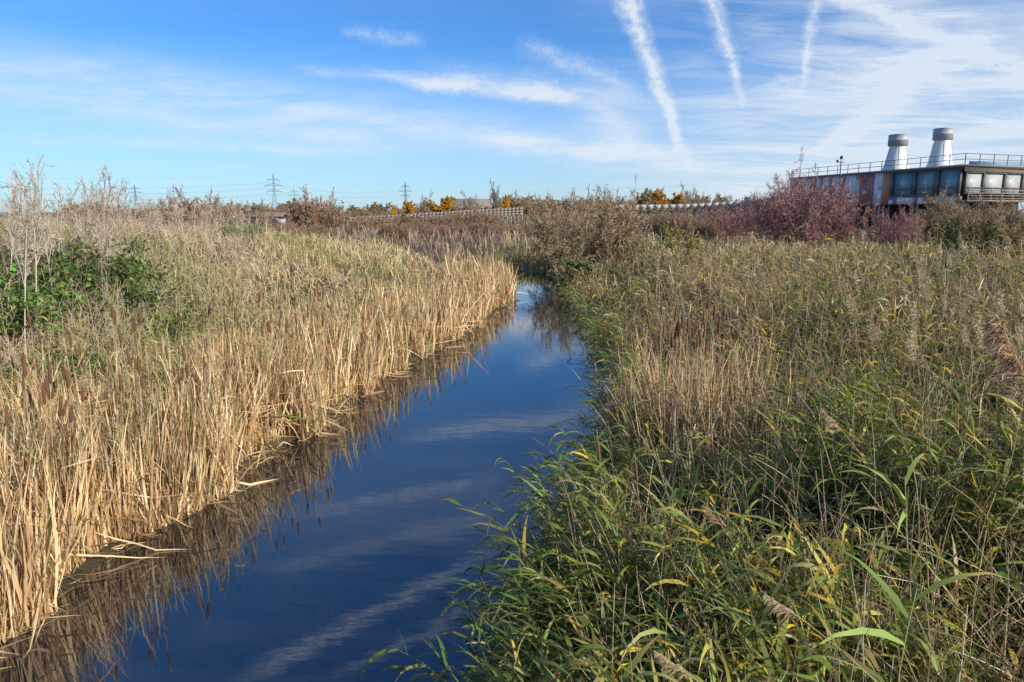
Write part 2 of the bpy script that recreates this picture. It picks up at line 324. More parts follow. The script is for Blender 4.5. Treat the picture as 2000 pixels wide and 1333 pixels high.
# ---------------------------------------------------------------- branching plants
DIM={}
def plant(n0=14,r0=.3,H=3.,spread=.6,ch=(6,6,5),ratio=.5,cb=(.14,.11,.09),ct=(.2,.14,.11),rad=.02,tw=.012,leafn=0,leafs=.05,lc=None,up=.15,s0=.25,wig=.12,wd=2.,dev=.62,pz=97.5,cosh=0.):
    Gb=Geo();Gt=Geo();Gl=Geo()
    a=rng.uniform(0,6.283,n0);r=r0*np.sqrt(rng.random(n0));base=np.stack([r*np.cos(a),r*np.sin(a),np.full(n0,-.05)],1)
    ln=spread*np.sqrt(rng.random(n0)); d=np.stack([np.cos(a)*np.sin(ln),np.sin(a)*np.sin(ln),np.cos(ln)],1)
    Ln=H*rng.uniform(.6,.85,n0)*(1-cosh*.0); P=grow(base,d,Ln,6,-up,wig*.5); PS=[(P,'b',rad*np.linspace(1,.35,7)[None]*np.ones((n0,1)),pal(n0,[cb]),5)]
    R=rad
    for lv,c in enumerate(ch):
        n=len(P); idx=np.repeat(np.arange(n),c); s=rng.uniform(s0 if lv==0 else .15,1,n*c); B,T=samplep(P,idx,s); m_=len(idx)
        dd=norm(T+rng.normal(size=(m_,3))*dev); Ln=Ln[idx]*ratio*rng.uniform(.6,1.25,m_)*(1.15-.45*s)
        sg=4 if lv<len(ch)-1 else 3; P=grow(B,dd,Ln,sg,-up,wig); R*=.5
        last=lv==len(ch)-1 or lv>=2
        PS.append((P,'t' if last else 'b',(tw if last else max(R,tw*.5))*np.linspace(1,.5,sg+1)[None]*np.ones((m_,1)),pal(m_,[ct if last else cb],None,.25),3))
    allp=np.concatenate([q[0].reshape(-1,3) for q in PS]); zs=H/np.percentile(allp[:,2],pz); rs=(wd/2)/np.percentile(np.hypot(allp[:,0],allp[:,1]),94)
    sc=np.array([rs,rs,zs])
    for q,k,R_,c,sd in PS:
        if k=='b': Gb.tube(q*sc,R_,c,sd)
        else: Gt.ribbon(q*sc,R_,c)
    if leafn:
        P=P*sc;idx=rng.integers(0,len(P),leafn);B,T=samplep(P,idx,rng.random(leafn)); q=grow(B,norm(T*.4+rng.normal(size=(leafn,3))),leafs*rng.uniform(.6,1.4,leafn),2,.3)
        Gl.ribbon(q,np.array([.35,.7,.15])[None]*leafs*np.ones((leafn,1)),pal(leafn,lc or [(.1,.15,.03)],None,.25))
    return Gb,Gt,Gl
def mkplant(name,label,cat,x,y,H=3.,wd=2.,**k):
    o=empty(name,(x,y,float(height(x,y))),0,label,cat)
    b,t,l=plant(H=H,wd=wd,**k); b.build('trunk' if cat=='tree' else 'branches',TWIG,o); t.build('crown',TWIG,o)
    if l.n: l.build('foliage',LEAF,o)
    DIM[o]=(H,wd); return o
def fit(o,proto,u,D,vt,wpx,rz=0):
    x,y=atD(u,D); z=float(height(x,y)); H,wd=DIM[proto]; sh=(zv(vt,D)-z)/H; sw=wpx*D/F/wd
    o.location=(x,y,z-.05);o.scale=(sw,sw,max(sh,.1));o.rotation_euler=(0,0,rz)
    return o
def place(proto,u,D,vt,wpx,rz,label,group=None,cat=None):
    c=fit(copy_tree(proto),proto,u,D,vt,wpx,rz); c['label']=label
    if cat:c['category']=cat
    if group: c['group']=group
    return c
RED=dict(cb=(.2,.13,.12),ct=(.42,.235,.21)); GREY=dict(cb=(.23,.18,.12),ct=(.42,.31,.19)); BRN=dict(cb=(.2,.14,.1),ct=(.42,.29,.2))
willow=mkplant('willow_shrub','large rounded grey-brown leafless willow shrub at the bend of the river','shrub',4,36,H=3.3,wd=5.,n0=60,r0=.7,spread=1.25,ch=(8,8,6),tw=.017,leafn=3500,leafs=.05,lc=[(.42,.33,.16),(.3,.24,.12)],up=.0,dev=.7,pz=99,**GREY); fit(willow,willow,1150,35,382,225)
redb=mkplant('dogwood_shrub','largest dusky red leafless shrub, in front of the striped building','shrub',17.2,40,H=4,wd=7,n0=60,r0=1.2,spread=1.25,ch=(8,8,6),tw=.02,leafn=3500,leafs=.055,lc=[(.44,.22,.19),(.38,.22,.18)],up=.0,dev=.7,pz=99,**RED); fit(redb,redb,1576,40,346,225)
place(redb,1752,36,410,95,1.,'smaller dusky red shrub just right of the largest red shrub beside the path')
place(willow,1880,38,386,170,2.,'wide mauve-brown leafless shrub under the building windows at right')
place(willow,1995,43,390,90,3.,'brown shrub at the right edge of the photo beside the building')
place(redb,1415,50,402,110,4.,'low pinkish brown shrub directly left of the largest red shrub')
place(willow,1310,54,408,100,5.,'dull brown shrub standing between willow shrub and the pale raised walkway')
haw=mkplant('hawthorn_bush','dark green leafy bush on the right bank below the mauve shrub','bush',18,25,H=1.7,wd=3.4,n0=20,r0=.7,spread=1.1,ch=(6,6,5),tw=.012,leafn=12000,leafs=.07,lc=[(.07,.1,.02),(.11,.13,.03),(.17,.14,.05)],cb=(.1,.08,.06),ct=(.16,.12,.08));fit(haw,haw,1905,27,440,150)
sal=mkplant('sallow_bush','small bush with thin yellow leaves in mid right marsh','bush',7.6,29,H=1.7,wd=1.8,n0=10,r0=.4,spread=.7,ch=(5,5,4),tw=.012,leafn=1600,leafs=.06,lc=[(.52,.4,.08),(.4,.33,.1)],**GREY);fit(sal,sal,1340,29,432,80)
grb=mkplant('green_bush','small grey-green leafy bush at right water edge by the river bend','bush',2.9,30,H=1.3,wd=2,n0=16,r0=.5,spread=.8,ch=(6,5,4),tw=.012,leafn=9000,leafs=.09,lc=[(.19,.24,.08),(.27,.31,.13)],**GREY);fit(grb,grb,1118,30,508,90)
dome=mkplant('round_shrub','wide domed reddish brown shrub far behind the left field','shrub',-34,75,H=3.2,wd=8,n0=36,r0=2.,spread=1.2,ch=(7,7,6),tw=.04,rad=.04,leafn=8000,leafs=.1,lc=[(.44,.29,.19),(.36,.25,.15)],pz=98.5,**BRN);fit(dome,dome,390,75,384,145)
place(dome,622,65,385,125,1.,'tall brown bush near the centre left with a small board beside it')
bare=mkplant('bare_tree','tallest bare leafless tree with open crown above the grey-roofed house','tree',-3.6,118,H=6,wd=4,n0=3,r0=.3,spread=.4,ch=(9,8,6),tw=.035,rad=.1,cb=(.25,.2,.16),ct=(.36,.29,.23));fit(bare,bare,965,116,356,45)
yel=mkplant('yellow_tree','bright orange-yellow tree just left of the grey-roofed house','tree',-10.3,98,H=4,wd=3,n0=5,r0=.3,spread=.5,ch=(7,6,5),tw=.03,rad=.05,leafn=6000,leafs=.2,lc=[(.75,.4,.03),(.65,.34,.03),(.52,.34,.06)],cb=(.15,.1,.06),ct=(.3,.2,.08));fit(yel,yel,860,104,388,44)
olive=mkplant('olive_tree','olive brown rounded tree on the horizon directly right of the willow','tree',14,125,H=5,wd=5,n0=12,r0=1.,spread=.9,ch=(8,7,5),tw=.05,rad=.08,leafn=9000,leafs=.2,lc=[(.27,.23,.1),(.34,.27,.13),(.42,.31,.15)],cb=(.17,.14,.11),ct=(.34,.27,.18));fit(olive,olive,1262,125,378,70)
for u,D,vt,w_,l in ((800,105,396,32,'small yellow tree beyond the fence near the two walkers'),(768,100,403,18,'smallest yellow-orange tree left of the two walkers'),(980,118,386,26,'yellow-leaved tree right of the grey-roofed house'),(1292,128,377,54,'orange-leaved tree on the horizon above the pale walkway'),(1330,130,382,40,'second orange tree on the horizon, right of its twin')):
    place(yel,u,D,vt,w_,u,l)
for u,D,vt,w_ in ((925,112,376,42),(828,110,377,34),(1345,132,362,40)):
    place(bare,u,D,vt,w_,u,{925:'shorter bare tree left of the tall bare tree behind the house',828:'small bare round-headed tree near the far fence',1345:'bare tree rising behind the orange trees'}[u])
gl='low brown leafless scrub bush in the far belt along the horizon'
for k in range(54):
    u=150+k*15.5+rng.uniform(-9,9); D=rng.uniform(105,170) if k%3 else rng.uniform(62,85); vt=rng.uniform(398,412) if k%3 else rng.uniform(412,426)
    if (abs(u-390)<90 or abs(u-620)<75) and D<110: continue
    place((dome,dome,olive,dome)[k%4],u,D,vt,rng.uniform(40,90),k,gl,'brown scrub bushes along the horizon','shrub')
for k in range(30):
    u=1000+k*18+rng.uniform(-12,12); D=rng.uniform(105,150)
    place(dome if k%3 else olive,u,D,rng.uniform(384,398),rng.uniform(40,95),k,'olive brown tree in the horizon row right of centre','olive trees on the horizon','tree')
gl2='dull mauve-brown scrub bush in the middle marsh right of the river'
for k in range(12):
    u=1240+k*20+rng.uniform(-9,9); D=rng.uniform(46,72)
    place(redb if k%4==0 else dome,u,D,rng.uniform(416,434),rng.uniform(35,70),k,gl2,'mauve-brown scrub right of the river','shrub')
for k in range(18):
    u=560+k*29+rng.uniform(-12,12); D=rng.uniform(50,78)
    place(dome if k%5 else redb,u,D,rng.uniform(426,442),rng.uniform(40,80),k,'small brown scrub bush in the marsh between river bend and far fence','small scrub beyond the river bend','shrub')
# saplings left
sap=[mkplant('bare_sapling','x','sapling',-5,5,H=H_,wd=wd_,n0=n_0,r0=.05,spread=.2,ch=(9,7,5),ratio=.42,tw=.0115,rad=.024,s0=.4,up=.0,dev=.55,wig=.16,pz=99.5,cb=(.42,.36,.29),ct=(.48,.39,.31)) for H_,wd_,n_0 in ((2.6,1.7,1),(2.4,1.6,1),(2.0,1.5,1))]
SP=[(92,11.5,298,130),(30,10.5,318,120),(200,13.5,318,110),(150,12.5,340,120),(372,17,345,75),(255,15,362,100),(310,18,382,80),(8,9.5,335,110),(120,13,350,110),(235,17,345,90),(60,14,326,100),(340,20,392,70),(280,16,385,80),(170,15,365,90),(45,12,352,90),(215,14,375,80),(-15,11,325,100),(410,24,400,50),(185,12,350,90),(75,13,345,90)]
for k,(u,D,v,w_) in enumerate(SP):
    o=sap[k] if k<3 else copy_tree(sap[k%3]); fit(o,sap[k%3],u,D,v,w_,k*1.3)
    if k==4: o['label']='solitary pale bare sapling standing in grass right of the brambles'
    elif k==0: o['label']='tallest pale bare sapling above the brambles at left'
    else: o['label']='thin pale bare sapling rising from the brambles at left'; o['group']='bare saplings at the left'
G=Geo()
x,y,D=samp(1300,lambda x,y,s,R:(s>3.2)&~R&(x<-.33*y-.5),5.5,30,(-46,-10))
P=grow(np.stack([x,y,height(x,y)],1),azdir(len(x),np.abs(rng.normal(size=len(x)))*.35),rng.uniform(.5,1.4,len(x)),5,.2,.08)
G.tube(P,np.full((len(x),6),.0035),pal(len(x),[(.5,.42,.33)]),3)
idx=np.repeat(np.arange(len(x)),9);B,T=samplep(P,idx,rng.uniform(.4,1,len(idx)));Q=grow(B,norm(T+rng.normal(size=(len(idx),3))*.7),rng.uniform(.1,.35,len(idx)),3,-.1,.1)
G.ribbon(Q,np.full((len(idx),4),.0045),pal(len(idx),[(.5,.4,.31),(.4,.29,.21)]))
tag(G.build('dead_stalks',TWIG),'haze of thin grey dead stalks above the left bank','dead stalks',kind='stuff')
def bramble(x,y,w,h,n,label,lc,group=None):
    o=empty('bramble_bush',(x,y,float(height(x,y))),0,label,'bramble',group)
    a=rng.uniform(0,6.283,40);b=np.zeros((40,3));b[:,0]=np.cos(a)*w*.4*rng.random(40);b[:,1]=np.sin(a)*w*.4*rng.random(40)
    P=grow(b,np.stack([np.cos(a)*.6,np.sin(a)*.6,np.ones(40)],1),np.hypot(w*.6,h)*rng.uniform(.5,1.3,40),8,2.2,.1)
    P[:,:,2]*=h/max(.1,P[:,:,2].max()); Gc=Geo();Gc.tube(P,np.full((40,9),.006),pal(40,[(.25,.14,.09)]),3);Gc.build('canes',TWIG,o)
    idx=rng.integers(0,40,n);B,T=samplep(P,idx,rng.uniform(.2,1,n));B=B+rng.normal(size=(n,3))*.07;B[:,2]=np.abs(B[:,2])
    q=grow(B,norm(rng.normal(size=(n,3))+(0,0,.2)),rng.uniform(.05,.1,n),2,.4)
    Gl=Geo();Gl.ribbon(q,np.array([.03,.055,.008])[None]*rng.uniform(.7,1.3,(n,1)),pal(n,lc,None,.3),ref=np.tile((0,0,1.),(n,1))+rng.normal(size=(n,3))*.5);Gl.build('foliage',LEAF,o)
GL=[(.13,.26,.04),(.2,.33,.07),(.08,.17,.03)];GD=[(.08,.15,.03),(.13,.21,.055)]
for u,D,w,h,n,l,lc in ((30,9.2,.9,.7,3000,'bright green bramble patch lowest at the left edge',GL),(-15,10.3,1.,1.2,3300,'green bramble mass cut by the left frame edge',GL),(110,12.3,.6,1.4,2000,'dark green bramble topped by tall shoot under tallest sapling',GD),
    (190,13.5,.8,.9,2300,'dark bramble trailing along the bank crest, second patch from left',GD),(300,13,.8,.5,1800,'green bramble patch nearest the grass, rightmost of the large ones',GL),(465,24,.8,.65,1600,'tiny isolated green bramble in the far left field',GL),(120,9.6,.7,.5,1700,'fresh green bramble patch behind the cattails at far left',GL),(245,13.2,.7,.6,1800,'small dark bramble between the crest patch and the rightmost one',GD)):
    a,b_=atD(u,D); bramble(a,b_,w,h,n,l,lc)
# ---------------------------------------------------------------- cattails as things
STEM=(.5,.38,.22)
mHead=mat_plain('cattail_brown',(.15,.068,.034),.9,0,30,.3)
def cattail(H,bend,seed):
    o=empty('cattail',(0,0,0)); P=grow(np.zeros((1,3)),np.array([[bend,.3*bend,1.]]),H,8,.15+bend*.4,.015)
    g=Geo();g.tube(P,np.linspace(.006,.003,9)[None],np.array([STEM]),5);g.build('stem',DRY,o)
    hd,T=samplep(P,np.array([0]*5),np.array([.85,.86,.9,.945,.955])); g=Geo();g.tube(hd[None],np.array([[.003,.013,.0155,.013,.004]]),np.array([[.13,.055,.025]]),8);g.build('seed_head',mHead,o,True)
    for k in range(3):
        g=Geo();q=grow(np.zeros((1,3))+rng.normal(size=(1,3))*(.02,.02,0),azdir(1,np.array([.12+.1*k])),H*rng.uniform(.5,.8,1),7,rng.uniform(.3,1.2,1),.03)
        g.ribbon(q,.014*prof_blade(8)[None],pal(1,TAN[:3]));g.build('leaf',DRY,o)
    return o
protos=[cattail(*a) for a in ((2.0,.06,1),(1.85,-.08,2),(2.15,.02,3),(1.9,.14,4),(2.05,-.03,5),(1.75,-.16,6))]; used=[False]*6
def put_cat(x,y,rz,s,label,group):
    k=int(rng.integers(0,6)); o=protos[k] if not used[k] else copy_tree(protos[k]); used[k]=True
    o.location=(x,y,max(float(height(x,y)),-.1)); o.rotation_euler=(0,0,rz); o.scale=(s,s,s); tag(o,label,'cattail',group); return o
x,y,D=samp(170,lambda x,y,s,R:(s>.1)&(s<2.3)&~R&(y<32)&(x>-.8*y),4,32)
for a,b_ in zip(x,y): put_cat(a,b_,rng.uniform(0,6.28),rng.uniform(.72,.98),'brown bulrush head on a thin stem among the dry left-bank reeds','bulrush heads in the left-bank reeds')
for k in range(24):
    a,b_=atD(rng.uniform(1290,1415),rng.uniform(7.6,9.4)); put_cat(a,b_,rng.uniform(0,6.28),rng.uniform(.86,1.04),'brown bulrush head in the upright tan clump on the right bank','bulrush clump on the right bank')
for u,D,s,l in ((1235,4.7,.85,'nearest bulrush on the right bank leaning over the water edge'),(1310,4.6,.75,'dark bulrush head low in the reeds right of the leaning one'),(1180,11,.6,'lone bulrush tilted at the right water edge in mid distance')):
    a,b_=atD(u,D); o=put_cat(a,b_,2.8,s,l,None); o.rotation_euler=(0,-.25,.3)
# ---------------------------------------------------------------- reed plumes
def plume_reed(H,lean,pc,pl=.3,nleaf=6,pn_=420,fw=1.):
    o=empty('plume_reed',(0,0,0)); P=grow(np.zeros((1,3)),np.array([[-lean,.1,1.]]),H,10,.5,.01)
    g=Geo();g.tube(P,np.linspace(.004,.0015,11)[None],np.array([(.5,.4,.22)]),4);g.build('stem',DRY,o)
    nb=34; s=1-pl/H+np.linspace(0,.97,nb)*pl/H; tt=np.linspace(0,.97,nb); B,T=samplep(P,np.zeros(nb,int),s)
    br=grow(B,norm(T*1.1+rng.normal(size=(nb,3))*.3+np.array([-.4,0,0])),.46*pl*(1.08-tt)*rng.uniform(.6,1.2,nb)+.01,5,1.2,.1)
    idx=rng.integers(0,nb,pn_); B2_,T2=samplep(br,idx,rng.uniform(.1,1,pn_))
    q=grow(B2_,norm(T2*1.2+rng.normal(size=(pn_,3))*.4),rng.uniform(.01,.032,pn_)*(pl/.25),2,.6,.1)
    g=Geo();g.ribbon(br,np.full((nb,6),.0012),pal(nb,pc,None,.2));g.ribbon(q,np.array([.0016,.003,.0005])[None]*fw*(pl/.25)*np.ones((pn_,1)),pal(pn_,pc,None,.35));g.build('plume',FLUFF,o)
    g=Geo();idx=np.zeros(nleaf,int);B,T=samplep(P,idx,np.linspace(.3,.8,nleaf));sd_=rng.normal(size=(nleaf,3))+(-.6,0,0);sd_[:,2]=.1
    q=grow(B,norm(T*.8+norm(sd_)),.3*rng.uniform(.7,1.1,nleaf),6,1.2,.02);g.ribbon(q,.018*prof_leaf(7)[None]*np.ones((nleaf,1)),pal(nleaf,[(.18,.25,.05),(.52,.4,.08),(.42,.34,.14)]),ref=np.tile((0,.2,1.),(nleaf,1)));g.build('leaves',VEG,o)
    mid,_=samplep(P,np.array([0]),np.array([1-pl/H*.55])); return o,mid[0]
PC=[(.72,.56,.34),(.78,.64,.42),(.54,.39,.22)]; PD=[(.52,.38,.23),(.62,.47,.31),(.36,.24,.15)]
pr=[plume_reed(1.35,.12,PC,fw=1.5)[0],plume_reed(1.5,.25,PC,fw=1.5)[0],plume_reed(1.2,.05,PC,.25,fw=1.5)[0]];pu=[0]*3
x,y,D=samp(100,lambda x,y,s,R:(s>3.)&R&(pathd(x,y)>1.2)&(x>.25*y)&(np.hypot(x,y)>7),7,24,(8,44))
for a,b_ in zip(x,y):
    k=int(rng.integers(0,3));o=pr[k] if not pu[k] else copy_tree(pr[k]);pu[k]=1;s=rng.uniform(.8,1.12);o.location=(a,b_,float(height(a,b_)));o.scale=(s,s,s);o.rotation_euler=(0,0,rng.uniform(-.9,.9));tag(o,'feathery pale reed plume above the crest of the right bank','reed','reed plumes on the right bank crest')
def hero(u,v,t,lean,pc,pl,label,n=900,fw=.8):
    d=ray(u,v)*t; z0=float(height(d[0],d[1])); H=(CH+d[2]-z0)*1.05+pl*.5+.1*lean
    o,mid=plume_reed(H,lean,pc,pl,7,n,fw); o.location=(d[0]-mid[0],d[1]-mid[1],CH+d[2]-mid[2]); tag(o,label,'reed')
hero(1992,715,2.1,.25,PD,.3,'large rusty brown feathery reed plume at the right frame edge',2600,.6)
hero(1530,1185,2.7,.7,PC,.15,'pale drooping reed plume low in the foreground right of the water')
hero(1320,1300,2.6,.7,PC,.15,'pale reed plume nearest the bottom edge of the photo')
hero(1630,825,4.6,.5,PC,.2,'limp straw reed plume in the middle of the right bank')
hero(1395,1010,4.0,.4,PD,.15,'small brown reed plume beside the low dark bulrush')
lr=[]
for k in range(5):
    o=empty('leafy_reed',(0,0,0));gs=Geo();gl_=Geo();leafy(gs,gl_,np.zeros(1),np.zeros(1),np.zeros(1),np.array([1.25]),13,.5,(-1,-.1),.6,wl=.028,ll=.42,cs=pal(1,[(.35,.32,.12)]),cl=lambda m_,x,y:pal(m_,[(.18,.28,.05),(.3,.42,.09),(.55,.42,.07)] if k!=3 else [(.78,.54,.05),(.6,.5,.09)],[3,3,.7] if k!=3 else None,.15),segs=8)
    gs.build('stem',VEG,o);gl_.build('leaves',VEG,o);lr.append(o)
lu=[0]*5
x,y,D=samp(100,lambda x,y,s,R:(s>-.05)&R&(np.hypot(x,y)>2.0)&(clump(x,y)>-.2),2.0,7,(-5,42))
xy=[(a,b_,rng.uniform(.6,.95)) for a,b_ in zip(x,y)]+[atD(u,D_)+(s_,) for u,D_,s_ in ((1850,2.4,1.15),(1960,2.3,1.2),(1780,2.9,1.05),(1990,2.9,1.15),(1650,2.6,.95),(1900,3.3,1.1),(1700,3.4,1.))]
for a,b_,s in xy:
    k=int(rng.integers(0,5));o=lr[k] if not lu[k] else copy_tree(lr[k]);lu[k]=1;zb=float(height(a,b_))
    o.location=(a,b_,zb);o.scale=(s,s,s);o.rotation_euler=(0,0,rng.uniform(-2.4,2.4))
    tag(o,'yellowing leafy reed stem in the foreground of the right bank' if k==3 else 'green leafy reed stem in the foreground of the right bank','reed','yellow foreground reeds' if k==3 else 'green foreground reeds')
# ---------------------------------------------------------------- visitor building
mGlass=mat_plain('window_glass',(.24,.37,.42),.06,0,.5,.5); mPale=mat_plain('sun_glare_glass',(.5,.53,.52),.15,0,.5,.3); mSteel=mat_plain('grey_steel',(.3,.31,.33),.5,.2,4,.15); mFrame=mat_plain('dark_window_frame',(.12,.125,.13),.5,0,4,.15); mWhite=mat_plain('white_metal',(.8,.81,.8),.45,0,3,.1); mDark=mat_plain('dark_recess',(.03,.03,.035),.8); mCap=mat_plain('cowl_cap_grey',(.4,.41,.44),.5,0,3,.1); mConc=mat_plain('pale_concrete',(.5,.46,.4),.85,0,2,.2); mWood=mat_plain('weathered_wood',(.34,.29,.23),.85,0,5,.3); mRoof=mat_plain('roof_fascia',(.26,.25,.25),.7,0,1.5,.2)  # the paler glass has the glare on the right face put into its colour
B0=np.array(atD(1540,81.6));B1=np.array(atD(1872,58.8));B2=np.array(atD(2040,62.6));B3=B0+(B2-B1)
bld=empty('visitor_centre',(0,0,0),0,'long flat-roofed building with striped red and white cladding and big windows','building')
def onA(u):
    k=(u-1000)/F/1.0177; d=B1-B0; t=(k*B0[1]-B0[0])/(d[0]-k*d[1]); return B0+d*t
def onB(u):
    k=(u-1000)/F/1.0177; d=B2-B1; t=(k*B1[1]-B1[0])/(d[0]-k*d[1]); return B1+d*t
g=Geo();cpal=[(.62,.2,.11),(.84,.81,.79),(.66,.3,.18),(.78,.6,.52),(.36,.2,.25),(.82,.8,.8)]
def clad(a,b,z0,z1,w=.5):
    n=max(1,int(np.linalg.norm(b-a)/w))
    for i_ in range(n):
        cuts=sorted([z0,z1]+([rng.uniform(z0,z1)] if rng.random()<.5 else []))
        for c0,c1 in zip(cuts[:-1],cuts[1:]):
            g.wallbox(a+(b-a)*i_/n,a+(b-a)*(i_+1)/n*1.0,c0,c1,.15,cpal[rng.integers(0,6)],off=rng.uniform(0,.01))
uW=1733
clad(B0,onA(uW),3.9,6.93); clad(onA(uW),B1,3.9,4.55)
g.build('cladding',ATT,bld)
g=Geo()
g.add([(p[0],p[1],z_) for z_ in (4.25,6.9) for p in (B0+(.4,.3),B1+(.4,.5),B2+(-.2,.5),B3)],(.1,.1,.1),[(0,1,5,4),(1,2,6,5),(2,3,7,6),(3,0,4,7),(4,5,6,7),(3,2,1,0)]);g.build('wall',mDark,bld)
g=Geo();g.add([(p[0],p[1],z_) for z_ in (1.0,4.24) for p in (B0+(1.5,.8),B1+(1.8,2),B2+(-1,2),B3)],(.1,.1,.1),[(0,1,5,4),(1,2,6,5),(2,3,7,6),(3,0,4,7)]);g.build('ground_floor',mDark,bld)  # near-black colour stands in for the shade beneath the raised floor
g=Geo()
ro=[B0+(-.2,.15),B1+(-.25,-.3),B2+(1,-.3),B3+(1,1)]
g.add([(p[0],p[1],z_) for z_ in (6.94,7.12) for p in ro],(.1,.1,.1),[(0,1,5,4),(1,2,6,5),(2,3,7,6),(3,0,4,7),(4,5,6,7),(3,2,1,0)]);roof=g.build('roof',mRoof,bld)
g=Geo()
for a,b in ((ro[0]+(.3,0),ro[1]+(.3,.3)),(ro[1]+(.3,.3),ro[2]+(-.2,.3))):
    n=int(np.linalg.norm(b-a)/1.5)
    for i_ in range(n+1):
        q=a+(b-a)*i_/n; g.bar((q[0],q[1],7.05),(q[0],q[1],8.0),.035)
    for z_ in (7.55,8.0): g.bar((a[0],a[1],z_),(b[0],b[1],z_),.025)
g.build('railing',mFrame,roof)
def window(a,b,z0,z1,mat,fw=.2):
    f=Geo();f.wallbox(a,b,z0,z0+fw*.6,.2,off=-.06);f.wallbox(a,b,z1-fw*.6,z1,.2,off=-.06);d=(b-a)/np.linalg.norm(b-a)
    f.wallbox(a,a+d*fw,z0+fw*.6,z1-fw*.6,.2,off=-.06);f.wallbox(b-d*fw,b,z0+fw*.6,z1-fw*.6,.2,off=-.06);zt=z0+(z1-z0)*.28;f.wallbox(a+d*fw,b-d*fw,zt,zt+.07,.1,off=0.);fo=f.build('window',mFrame,bld)
    p_=Geo();p_.wallbox(a+d*fw,b-d*fw,z0+fw*.6,z1-fw*.6,.03,off=.11);p_.build('pane',mat,fo)
us=[1735,1778,1822,1868]
for a,b in zip(us[:-1],us[1:]): window(onA(a),onA(b),4.56,6.9,mGlass,.24)
us=[1878,1914,1955,1990,2030]
for a,b in zip(us[:-1],us[1:]): window(onB(a),onB(b),4.7,6.5,mPale,.11)
g=Geo()
for i_ in range(7): g.wallbox(B1+(0,-.15),B2+(0,-.15),6.55+i_*.05,6.58+i_*.05,.06)
g.build('canopy',mWood,bld)
g=Geo()
for i_ in range(4): g.wallbox(B1+(0,-1),B2+(0,-1),4.3+i_*.22,4.36+i_*.22,.06)
g.wallbox(B1+(0,-1),B2+(0,-1),4.05,4.2,.8)
for t in np.linspace(0,1,9):
    q=B1+(B2-B1)*t; g.bar((q[0],q[1]-.97,4.1),(q[0],q[1]-.97,5.15),.04)
g.build('balcony',mWood,bld)
for t in np.linspace(0,1,6):
    for pa,pb in ((B0,B1),(B1,B2)):
        if t==1 and pb is B1: continue
        g=Geo(); q=pa+(pb-pa)*t; g.bar((q[0]+.3,q[1]+.2,1.0),(q[0]+.3,q[1]+.2,4.2),.12,sides=8); g.build('column',mSteel,bld)
q=onB(1975);g=Geo();g.add([(q[0]-1,q[1]+2,7.14),(q[0]+5,q[1]+3,7.14),(q[0]+5,q[1]+6,7.9),(q[0]-1,q[1]+5,7.9),(q[0]-1,q[1]+5,7.14),(q[0]+5,q[1]+6,7.14)],(.1,.1,.1),[(0,1,2,3)],[(0,3,4),(1,5,2)]);g.build('solar_panel',mGlass,roof)
for i_,(u,D,vt,l) in enumerate(((1752,68,264,'white conical rooftop ventilation cowl with grey drum, left and lower of the pair'),(1838,64,252,'white conical rooftop ventilation cowl with grey drum, right and taller of the pair'))):
    xx,yy=atD(u,D,300);s=D/F*.97;o=empty('roof_cowl',(xx,yy,7.12),0,l,'ventilation cowl');ht=zv(vt,D)-7.12;hc=21*s
    g=Geo();g.lathe([(.0,.0),(24*s,.0),(24*s,.1),(20.5*s,.55),(14*s,ht-hc-.15),(14*s,ht-hc+.05),(0,ht-hc+.05)],(.6,.6,.6),28);g.build('cone',mWhite,o,True)
    g=Geo();g.lathe([(13.5*s,ht-hc),(17.5*s,ht-hc+.01),(17.7*s,ht-hc*.55),(18.2*s,ht-hc*.53),(18.2*s,ht-hc*.47),(17.7*s,ht-hc*.45),(18*s,ht-.02),(18.2*s,ht),(17*s,ht+.02),(0,ht+.05)],(.3,.3,.3),28);g.build('cap',mCap,o)
    g=Geo()
    for k in range(10):
        a=k*.628;g.bar((20.8*s*math.cos(a),20.8*s*math.sin(a),.5),(14.3*s*math.cos(a),14.3*s*math.sin(a),ht-hc-.15),.014)
    g.build('ribs',mSteel,o)
xx,yy=atD(1634,72);o=empty('roof_mast',(xx,yy,7.1),0,'short roof mast with small instruments on left part of the building roof','mast')
g=Geo();g.bar((0,0,0),(0,0,1.5),.05,sides=6);g.build('pole',mSteel,o);g=Geo();g.lathe([(0,1.4),(.14,1.45),(.16,1.6),(.1,1.72),(0,1.75)],(.1,.1,.1),10);g.bar((-.4,0,1.1),(.4,0,1.1),.03);g.box(-.45,-.3,-.08,.08,1.1,1.35);g.build('instrument',mDark,o)
# raised walkway
wk=empty('raised_walkway',(0,0,0),0,'long pale curving raised walkway leading to the striped building','walkway')
pts=[];
for t in np.linspace(0,1,25):
    u=1205+t*340;D=98-18*t;v=400-17*t+6*math.sin(t*3.14);xx,yy=atD(u,D);pts.append((xx,yy,zv(v,D)))
g=Geo();g2=Geo()
for k,(a,b) in enumerate(zip(pts[:-1],pts[1:])):
    for h0,h1,G2 in ((-.6,0,g),(-.75,-.61,g2)):
        w_=.1 if G2 is g else 2
        v=[(a[0],a[1],a[2]+h0),(b[0],b[1],b[2]+h0),(b[0],b[1]+w_,b[2]+h0),(a[0],a[1]+w_,a[2]+h0)]
        v+=[(q[0],q[1],q[2]+h1-h0) for q in v]; G2.add(v,(.4,.4,.4),[(3,2,1,0),(4,5,6,7),(0,1,5,4),(1,2,6,5),(2,3,7,6),(3,0,4,7)])
    g3=Geo();g3.bar((a[0],a[1]+1,1),(a[0],a[1]+1,a[2]-.76),.12);g3.build('support_post',mSteel,wk)
g.build('parapet',mConc,wk);g2.build('deck',mWood,wk)
